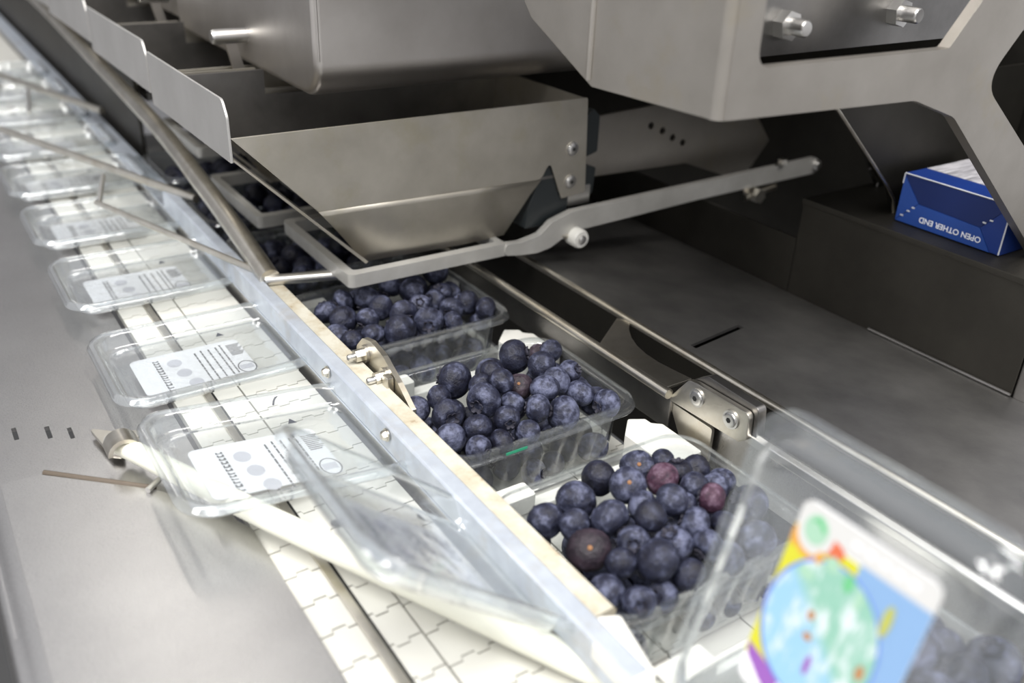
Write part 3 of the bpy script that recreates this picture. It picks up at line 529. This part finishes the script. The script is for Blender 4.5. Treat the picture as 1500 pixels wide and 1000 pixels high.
# ================================================================== hold-down rail over the hinges
hr = thing('guide_rail', 'long bluish steel bar with cream plastic strip left of the berry containers', 'guide rail', (0, 0, 50))
link('steel_bar', prism_bm(fillet([(164.5, -5), (173.5, -5), (173.5, 9), (172.5, 10), (165.5, 10), (164.5, 9)], 0.6, 3), 'y', 160, 760), 'sky_tint', hr)
link('cream_strip', prism_bm(fillet([(173.9, 0.5), (184.5, 0.5), (185.5, 5), (184, 7.0), (174.5, 6.4), (173.9, 6)], 0.8, 3), 'y', 192, 570, bev=0), 'cream', hr)
link('end_shoe', prism_bm(fillet([(163, 148), (175, 158), (182, 186), (174, 190), (164, 180)], 2), 'z', 2, 9, bev=0.6), 'white', hr)
for (yy, zz) in ((418, 1.0), (345, 1.0)):
    s_ = link('bolt', screw_bm((164, yy, 5), (-1, 0, 0), 2.8, 3.2, True), 'rod', hr)
br = thing('rail_bracket', 'upright steel bracket with two bolts between shaded and middle containers', 'bracket', (186, 402, 50))
link('bracket_plate', prism_bm(fillet([(28, -2), (28, 10), (19, 19), (8, 21.5), (-6, 19.5), (-24, 11), (-39, 2), (-38, -2)], [1, 6, 6, 6, 6, 6, 1, 1], 4), 'x', 1, 4), 'rod', br)
link('edge_tab', box_bm((-3.5, -20, -4), (0.8, -14, 13), 0.8), 'rod', br)
for yy, zz in ((15, 11), (-10, 8.5)):
    b_ = link('bolt', tube_bm([(0.95, yy, zz), (-6, yy, zz)], 3.7, 6), 'rod', br)
    link('washer', tube_bm([(0.9, yy, zz), (-0.9, yy, zz)], 5.2, 20), 'rod', b_)
    link('bolt_end', tube_bm([(-6, yy, zz), (-9.5, yy, zz), (-10.3, yy, zz)], [2.0, 2.0, 1.4], 12), 'bright', b_)

# ================================================================== wire lid guide
wg = thing('wire_lid_guide', 'bent steel rod guide with cross wires hanging over the far lids', 'wire guide', (0, 0, 0))
main = [(160, 1600, 138), (172, 1480, 137), (177, 1372, 135), (177, 1050, 118), (177, 795, 102), (177, 690, 88), (177, 610, 75), (177, 542, 61)]
link('main_rod', tube_bm(curve_pts(main, 6), 7.0, 16), 'rod', wg)
link('end_stub', tube_bm([(174, 543, 60), (221, 528, 60.5)], 3.6, 14), 'bright', wg)
for a, c, r in (((177, 545, 62), (112, 752, 60), 2.3), ((181, 720, 62), (60, 1068, 60), 3.4), ((178, 1049, 62), (90, 1360, 60), 3.8)):
    link('cross_wire', tube_bm([a, c], r, 12), 'rod', wg)
for a, c in (((131, 820, 60), (116, 770, 51)), ((127, 1195, 60), (116, 1120, 51))):
    link('strut', tube_bm([a, c], 2.2, 10), 'bright', wg)

# ================================================================== ivory plow bar
pb = thing('plow_bar', 'ivory plastic bar slanting under the raised lids from a steel clip', 'bar', (0, 0, 0))
link('bar', tube_bm([(54, 421, 42), (97, 323, 44), (181, 163, 38), (183.6, 158, 37.8)], [5.2, 5.6, 6.0, 5.2], 20), 'plow', pb)
cl = link('clip', prism_bm(fillet([(44, 456), (54, 447), (66, 441), (65, 434), (57, 437), (54, 420), (49, 424)], 2), 'z', 34, 36.2, bev=0.5), 'rod', pb)
link('clip_arch', prism_bm([(54 + 8.2 * math.cos(PI * k / 10), 42 + 8.2 * math.sin(PI * k / 10)) for k in range(11)] + [(54 + 6 * math.cos(PI * k / 10), 42 + 6 * math.sin(PI * k / 10)) for k in range(10, -1, -1)], 'y', 412, 424), 'rod', pb)
link('clip_screw', screw_bm((52, 438, 36.2), (-0.2, -0.3, 1), 3, 2.6), 'bright', pb)

# ================================================================== foremost chute
def chute(y0, depth, label, full, dz=0):
    t = thing('filling_chute', label, 'chute', (0, y0, dz), 'filling chutes in a row')
    link('side_wall', prism_bm(fillet([(0, 152), (depth - 2, 150), (depth - 2, 186), (6, 187), (0, 178)], [0, 0, 0, 6, 6]) , 'x', 148.6, 150.2, bev=0.3), 'wall', t)
    link('sloped_side', prism_bm([(150, 153), (151.6, 153), (231, 76), (229, 75)], 'y', 0, depth * 0.8), 'chute', t)
    link('front_panel', prism_bm(fillet([(150, 166), (403, 166), (406.5, 97), (385, 95), (373, 124), (366, 112), (199, 115)], [0, 2, 2, 2, 3, 6, 0]), 'y', 0, 1.6, bev=0.3), 'chute', t)
    link('back_panel', prism_bm([(150.4, 178), (213, 178), (213, 161), (403, 161), (403, 110), (199, 115)], 'y', depth * 0.70, depth * 0.70 + 1.6), 'dark_steel', t)
    link('partition', prism_bm([(150.4, 176), (213, 176), (213, 161), (403, 161), (403, 110), (199, 115)], 'y', depth * 0.80, depth * 0.80 + 1.6), 'chute', t)
    bm = bmesh.new()
    g = [[(199, 0.4, 115), (255, 0.4, 114), (310, 0.4, 113), (366, 0.4, 112)], [(208, 1.6, 104), (258, 1.2, 103), (308, 1.4, 101), (358, 2.5, 101)], [(218, 4, 91), (262, 3.4, 90), (305, 3.6, 88), (350, 5, 88)], [(230, 7, 74), (266, 7, 73), (303, 7, 72), (341, 9, 72)]]
    rows = []
    for k in range(10):
        u = k / 9 * 3; i = min(int(u), 2); w = u - i; rows.append([bm.verts.new(V([g[i][j][a] * (1 - w) + g[i + 1][j][a] * w for a in range(3)])) for j in range(4)])
    for A, B in zip(rows, rows[1:]):
        for j in range(3): bm.faces.new((A[j], A[j + 1], B[j + 1], B[j]))
    thick(link('outlet_face', bm, 'chute', t), 1.4)
    link('inner_floor', prism_bm([(0.8 * 0 + 2, 113), (depth * 0.7, 120), (depth * 0.7, 118), (2, 111)], 'x', 205, 402), 'dark_steel', t)
    if full:
        link('right_end', prism_bm([(2, 110), (depth * 0.8, 110), (depth * 0.8, 165), (2, 165)], 'x', 401.5, 403), 'chute', t)
        for zz in (131, 107):
            s_ = link('screw', screw_bm((392, 0, zz), (0, -1, 0), 4.0, 2.0), 'bright', t); socket(s_, (392, 0, zz), (0, -1, 0), 4, 2)
        link('corner_block', prism_bm(fillet([(355, 76), (392, 76), (393, 96), (383, 99), (377, 121), (372, 124), (366, 112), (358, 92)], 1.5), 'y', 2.2, 30, bev=0.6), 'black', t)
        link('tab', box_bm((384, 5, 86), (415, 7, 100), 0.4), 'bright', t)
        link('hinge_block', prism_bm(fillet([(406, 120), (420, 124), (420, 150), (414, 156), (406, 150)], 2), 'y', 6, 26, bev=0.5), 'black', t)
        link('hinge_block', prism_bm(fillet([(406, 92), (418, 92), (420, 112), (406, 116)], 2), 'y', 6, 26, bev=0.5), 'black', t)
    return t
chute(505, 171, 'foremost steel filling chute with two screws and a black corner block', True)
chute(678, 194, 'second steel filling chute, directly behind the foremost one', False, 5)
chute(874, 205, 'third steel filling chute, partly cut by the top edge', False, 9)
chute(1081, 320, 'last steel filling chute at the far end, thin sliver at the top left', False, 12)
def gate(x0, y0, zz, label, full):
    t = thing('chute_gate', label, 'gate', (x0, y0, zz), 'chute gates')
    w = 120 if full else 60
    out = fillet([(0, 2), (0, 118), (w, 118), (w, 0), (3, 0)], [8, 6, 2, 2, 8]); inn = fillet([(6, 8), (6, 110), (w - 5, 110), (w - 5, 7), (10, 7)], 3)
    link('gate_rim', prism_bm(out, 'z', -5, 4, holes=[inn]), 'gate', t)
    return t
def gate_full():
    t = gate(214, 498, 68, 'flat steel gate under the foremost chute with a long lever arm', True)
    # lever: joggled flat bar lying in the xz plane
    arm = [(118, -5), (140, -5), (152, 0), (160, 8), (176, 13), (448, 21), (452, 15.5), (448, 10), (180, 1), (170, -4), (160, -12), (150, -14.5), (118, -14)]
    arm = [(118, 4), (132, 3), (148, 6), (158, 14), (176, 19), (300, 22), (440, 25), (449, 20), (447, 13), (440, 11), (300, 8), (180, 3), (168, -1), (158, -6), (146, -8), (132, -7), (118, -5)]
    link('lever_arm', prism_bm(fillet(arm, 4, 4), 'y', -1, 5, bev=0.5), 'gate', t)
    kb = link('roller', tube_bm([(180, -9, -1), (180, -7, -1), (180, 3, -1), (180, 5, -1)], [6, 7.2, 7.2, 6], 24), 'white', t)
    link('roller_screw', screw_bm((180, -9, -1), (0, -1, 0), 2.8, 1.8), 'bright', kb)
    link('pivot_spindle', tube_bm([(166, 2, 2), (181, 0, -1)], 3, 10), 'rod', t)
    link('pivot_bolt', screw_bm((441, -1, 18), (0, -1, 0), 4.2, 3.5), 'bright', t)
    link('adjuster_nut', tube_bm([(368, -8, 3), (368, 6, 3)], 6.2, 6), 'rod', t)
    link('adjuster_screw', tube_bm([(358, 0, 1), (395, 2, 5)], 2.8, 10), 'rod', t)
    link('upper_nut', tube_bm([(395, -2, 26), (395, -2, 30)], 4.0, 6), 'rod', t)
gate_full()
gate(202, 634, 66, 'rounded steel gate under the second chute beside the rod rail', False)
gate(208, 800, 76, 'rounded steel gate under the third chute beside the rod rail', False)
gate(212, 990, 86, 'small rounded steel gate farthest back beside the rod rail', False)

# ================================================================== weigh bucket above
bk = thing('weigh_bucket', 'large grey steel bucket with rounded lower edge above the foremost chute', 'bucket', (0, 540, 173))
pr = []
for k in range(9):
    a = PI / 2 * k / 8; pr.append((22 - 22 * math.sin(a), 22 - 22 * math.cos(a)))
prof = [(300, 0)] + pr + [(0, 140), (300, 140)]
bbm = prism_bm(prof, 'x', 217, 520)
es = [e for e in bbm.edges if all(abs(v.co.x - 0.217) < 1e-5 for v in e.verts) and min(v.co.y for v in e.verts) < 0.25]
bmesh.ops.bevel(bbm, geom=es, offset=0.005, segments=4, affect='EDGES', profile=0.5, clamp_overlap=True)
link('bucket_shell', bbm, 'box', bk)
link('edge_weld', tube_bm([(219.5, 0.2, 24), (219.5, 0.2, 140)], 0.7, 10), 'box', bk)
for yy, zz in ((127, 21), (330, 24)):
    p_ = link('pin', tube_bm([(217, yy, zz), (194, yy, zz), (192, yy, zz)], [5.2, 5.2, 4.4], 18), 'bright', bk)
    link('pin_hook', prism_bm(fillet([(200, zz), (208, zz), (214, zz - 26), (208, zz - 34)], 2), 'y', yy - 2, yy + 1), 'box', bk)
link('rear_shell', box_bm((222, 300, 6), (520, 760, 140), 3), 'box', bk)

# ================================================================== machine frame on the right
fr = thing('steel_gantry', 'heavy folded steel gantry with cut-out window and slanted leg at upper right', 'gantry', (0, 0, 0))
outer = [(273, 219), (400, 215.5), (436, 204), (565, 104.5), (622, 104.5), (456, 219), (480, 246), (560, 332), (273, 332)]
outer = fillet(outer, [2, 24, 20, 0, 0, 14, 10, 0, 0], 8)
win = fillet([(288, 238.5), (417, 238), (437, 261), (468, 300), (287, 300)], [8, 4, 4, 6, 6], 6)
link('front_plate', prism_bm(outer, 'y', 255, 261, holes=[win], bev=0.6), 'frame', fr)
link('fold', prism_bm([(270 + 5 - 5 * math.cos(PI / 2 * k / 6), 260 - 5 * math.sin(PI / 2 * k / 6)) for k in range(7)] + [(275, 261), (272, 261)], 'z', 219, 332), 'frame', fr)
link('side_plate', prism_bm(fillet([(259, 219), (337, 217), (388, 240.5), (399, 252), (399, 332), (259, 332)], [0, 2, 6, 6, 0, 0]), 'x', 270, 275, bev=0.6), 'frame', fr)
link('weld_seam', tube_bm([(269.8, 339, 220), (269.8, 339, 331)], 1.5, 8), 'frame', fr)
ip = link('inner_panel', box_bm((280, 300, 232), (600, 304, 332), 0.5), 'dark_steel', fr)
for xx, zz in ((351, 246), (434, 248)):
    b_ = link('bolt', tube_bm([(xx, 300, zz), (xx, 286, zz), (xx, 285, zz)], [4, 4, 3.2], 16), 'bright', fr)
    link('nut', tube_bm([(xx, 300, zz), (xx, 294, zz)], 7, 6), 'bright', b_)
def panel(label, lo, hi):
    o = link('shade_panel', box_bm(lo, hi, 1), 'panel_dark'); tag(o, label, 'shade panel')
panel('unseen dark roof sheet added above the gantry to block overhead light', (235, 345, 333), (1100, 1500, 341))  # added out of view, keeps overhead light off the tray
panel('dark side sheet added far right behind the carton to stop light leaks', (704, 262, -100), (710, 1500, 332))  # added to keep background light from leaking in at the right
panel('dark back sheet added behind the lever arm to close off light', (530, 1110, -100), (703, 1116, 332))  # added to shut out the bright background behind the machine
panel('dark upright sheet added as shade at the far end below the last chute', (192, 945, 10), (196, 2500, 140))  # dark sheet added where the far end lies in shade
pp = thing('hinge_plate', 'flat steel plate with four holes in a slanting row beside the chute', 'plate', (0, 540, 0))
holes = [ellipse(x, z, 3.0, 3.0, 14) for x, z in ((497, 128), (510, 122.5), (522, 115.5), (534, 110))]
link('plate_sheet', prism_bm(fillet([(441, 141), (520, 145), (600, 145), (640, 100), (615, 70), (590, 74), (540, 92), (442, 94), (430, 108), (434, 124), (441, 130)], 2), 'y', 0, 3, holes=holes, bev=0.3), 'frame', pp)
link('backing', box_bm((470, 5, 98), (560, 9, 138), 1), 'void', pp)

# ================================================================== tray, guard and ledge on the right
tr = thing('drip_tray', 'wide dark steel tray sloping away to the right of the containers', 'tray', (0, 0, 0))
zt = lambda x: 50 - 20 * (x - 363) / 164
slot = fillet([(374, 345), (434, 361), (434, 366), (374, 350)], 0.5, 2)
link('tray_sheet', prism_bm([(365, -100), (527, -100), (527, 1100), (365, 1100)], 'z', 0, -2, holes=[slot], mp=lambda q: (q[0], q[1], q[2] + zt(q[0]))), 'tray', tr)
link('rolled_edge', tube_bm([(363, -100, 49), (363, 1100, 49)], 2.6, 12), 'rod', tr)
link('slot_dark_sheet', box_bm((364, -100, 8), (526, 1100, 12)), 'void', tr, False)  # black sheet added below the tray so the slot reads dark
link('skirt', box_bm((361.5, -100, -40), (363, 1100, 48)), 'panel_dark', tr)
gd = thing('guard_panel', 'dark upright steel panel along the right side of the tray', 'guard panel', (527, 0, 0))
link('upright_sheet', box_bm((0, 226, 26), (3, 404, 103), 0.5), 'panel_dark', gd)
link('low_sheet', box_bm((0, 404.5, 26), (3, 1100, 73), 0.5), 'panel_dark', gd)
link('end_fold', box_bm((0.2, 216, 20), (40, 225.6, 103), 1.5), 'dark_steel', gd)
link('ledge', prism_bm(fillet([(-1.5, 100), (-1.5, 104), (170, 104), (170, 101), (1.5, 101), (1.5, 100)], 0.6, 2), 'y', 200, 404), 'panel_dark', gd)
link('bottom_bead', tube_bm([(-0.8, 226, 31.5), (-0.8, 330, 31.5)], 1.0, 8), 'dark_steel', gd)
s1 = thing('support_bracket', 'dark gusset plate with a bright front edge standing beside the blue carton', 'bracket', (0, 352, 104))
poly = fillet([(456, 92), (477, 77), (545, 20), (558, 0.2), (690, 0.2), (690, 92)], [0, 0, 10, 0, 0, 0])
link('gusset', prism_bm(poly, 'y', 0, 3), 'panel_dark', s1)
link('bright_edge', tube_bm([(458, -0.6, 92), (477, -0.6, 77), (541, -0.6, 23), (553, -0.6, 11), (557, -0.6, 0.5)], 1.1, 8), 'rod', s1)
s2 = thing('support_bracket', 'darker gusset plate farther back behind the lever arm end', 'bracket', (0, 396, 104))
link('gusset', prism_bm(fillet([(550, 60), (585, 16), (600, 0.2), (690, 0.2), (690, 80), (550, 80)], 3), 'y', 0, 3), 'panel_dark', s2)
link('bright_edge', tube_bm([(584, -0.5, 16), (598, -0.5, 4), (598, -0.5, 0.5)], 1.0, 8), 'dark_steel', s2)

# ================================================================== right guide rail with hinge bracket
rr_ = thing('side_rail', 'thin steel rod rail along the right side of the containers', 'rail', (320, 0, 50))
link('rod', tube_bm([(0, 310, 0), (0, 1100, 0)], 3.0, 12), 'rod', rr_)
link('lower_strip', box_bm((2, 310, -24), (4, 1100, -4), 0.4), 'dark_steel', rr_)
r2 = thing('side_rail', 'bright flat rail seen through the upright lid in the near right', 'rail', (328, 0, 50))
link('flat_bar', prism_bm(fillet([(-3, -3), (3, -3), (3, 2), (0, 3.4), (-3, 2)], 1), 'y', -60, 300), 'bright', r2)
link('side_face', box_bm((0.5, -60, -34), (2.5, 300, -3.2), 0.4), 'plate', r2)
hbk = thing('hinge_bracket', 'steel hinge bracket with two screws joining the right rails', 'bracket', (324, 285, 50))
link('plate', prism_bm(fillet([(28, -5), (14, 14), (8, 15), (-30, 16), (-31, 1), (-26, -3)], [2, 4, 4, 4, 3, 2]), 'x', -2, 1.5, bev=0.5), 'rod', hbk)
link('back_plate', prism_bm(fillet([(16, 12), (4, 20), (-32, 19), (-34, 0), (0, 0)], 3), 'x', 2, 8, bev=0.5), 'dark_steel', hbk)
for yy in (6, -19):
    s_ = link('screw', screw_bm((-2, yy, 7), (-1, 0, 0), 4.2, 2.0), 'bright', hbk); socket(s_, (-2, yy, 7), (-1, 0, 0), 4.2, 2)
link('lower_guide', prism_bm(fillet([(28, -7), (-6, -7), (-6, -30), (10, -34), (20, -20)], [2, 2, 4, 4, 6]), 'x', 0, 2), 'rod', hbk)
fk = thing('gusset_web', 'pale steel web with a scooped edge between rod rail and tray', 'bracket', (0, 0, 49))
web = [(324, 378), (358, 402), (362, 394)] + [tuple(Vector((362, 394)) * (1 - u) ** 2 + Vector((333, 366)) * 2 * u * (1 - u) + Vector((345, 322)) * u * u) for u in (0.15, 0.3, 0.45, 0.6, 0.75, 0.9)] + [(345, 318), (324, 318)]
link('web_plate', prism_bm(web, 'z', -2, 0, bev=0.3), 'rod', fk)

# ================================================================== blue carton on the ledge
bc = thing('blue_carton', 'small blue cardboard carton lying on the ledge behind the frame leg', 'carton', (545, 267, 104.3))
link('carton_body', box_bm((0, 0, 0), (78, 75, 33), 0.6), 'blue', bc)
def flap(name, poly, m, h=0.5): return link(name, prism_bm(poly, 'x', -h, 0), m, bc, False)
flap('top_flap', [(1, 32), (74, 32), (60, 16), (16, 14)], 'blue_dk')
flap('side_flap', [(74.4, 31), (74.4, 1), (60.4, 15.6)], 'blue_lt')
flap('side_flap', [(0.6, 31), (0.6, 1), (6, 1), (15.6, 13.6)], 'blue')
flap('bottom_flap', [(74, 0.6), (60.2, 15.2), (16, 13.4), (6.5, 0.6)], 'blue_lt', 0.8)
for a, c in (((-0.4, 0.5, 32.8), (-0.4, 74.5, 32.8)), ((-0.4, 0.3, 0.8), (-0.4, 0.3, 32.6)), ((-0.4, 74.6, 26), (-0.4, 74.6, 32.6))):
    link('worn_edge', tube_bm([a, c], 0.5, 6), 'card_edge', bc)
for yy, zz in ((70, 5), (66, 9), (63, 12), (10, 20), (14, 17.5)):
    link('worn_fleck', box_bm((-1.0, yy - 1.1, zz - 0.4), (-0.45, yy + 1.1, zz + 0.5)), 'card_edge', bc)
link('top_print', box_bm((22, 1, 33.02), (77, 74, 33.25)), 'silver', bc, False)
text_obj('lettering', 'OPEN OTHER END', 5.2, 'print_white', bc, Matrix.Translation(V((-0.95, 35, 6.2))) @ Matrix(((0, 0, -1, 0), (1, 0, 0, 0), (0, -1, 0, 0), (0, 0, 0, 1))))
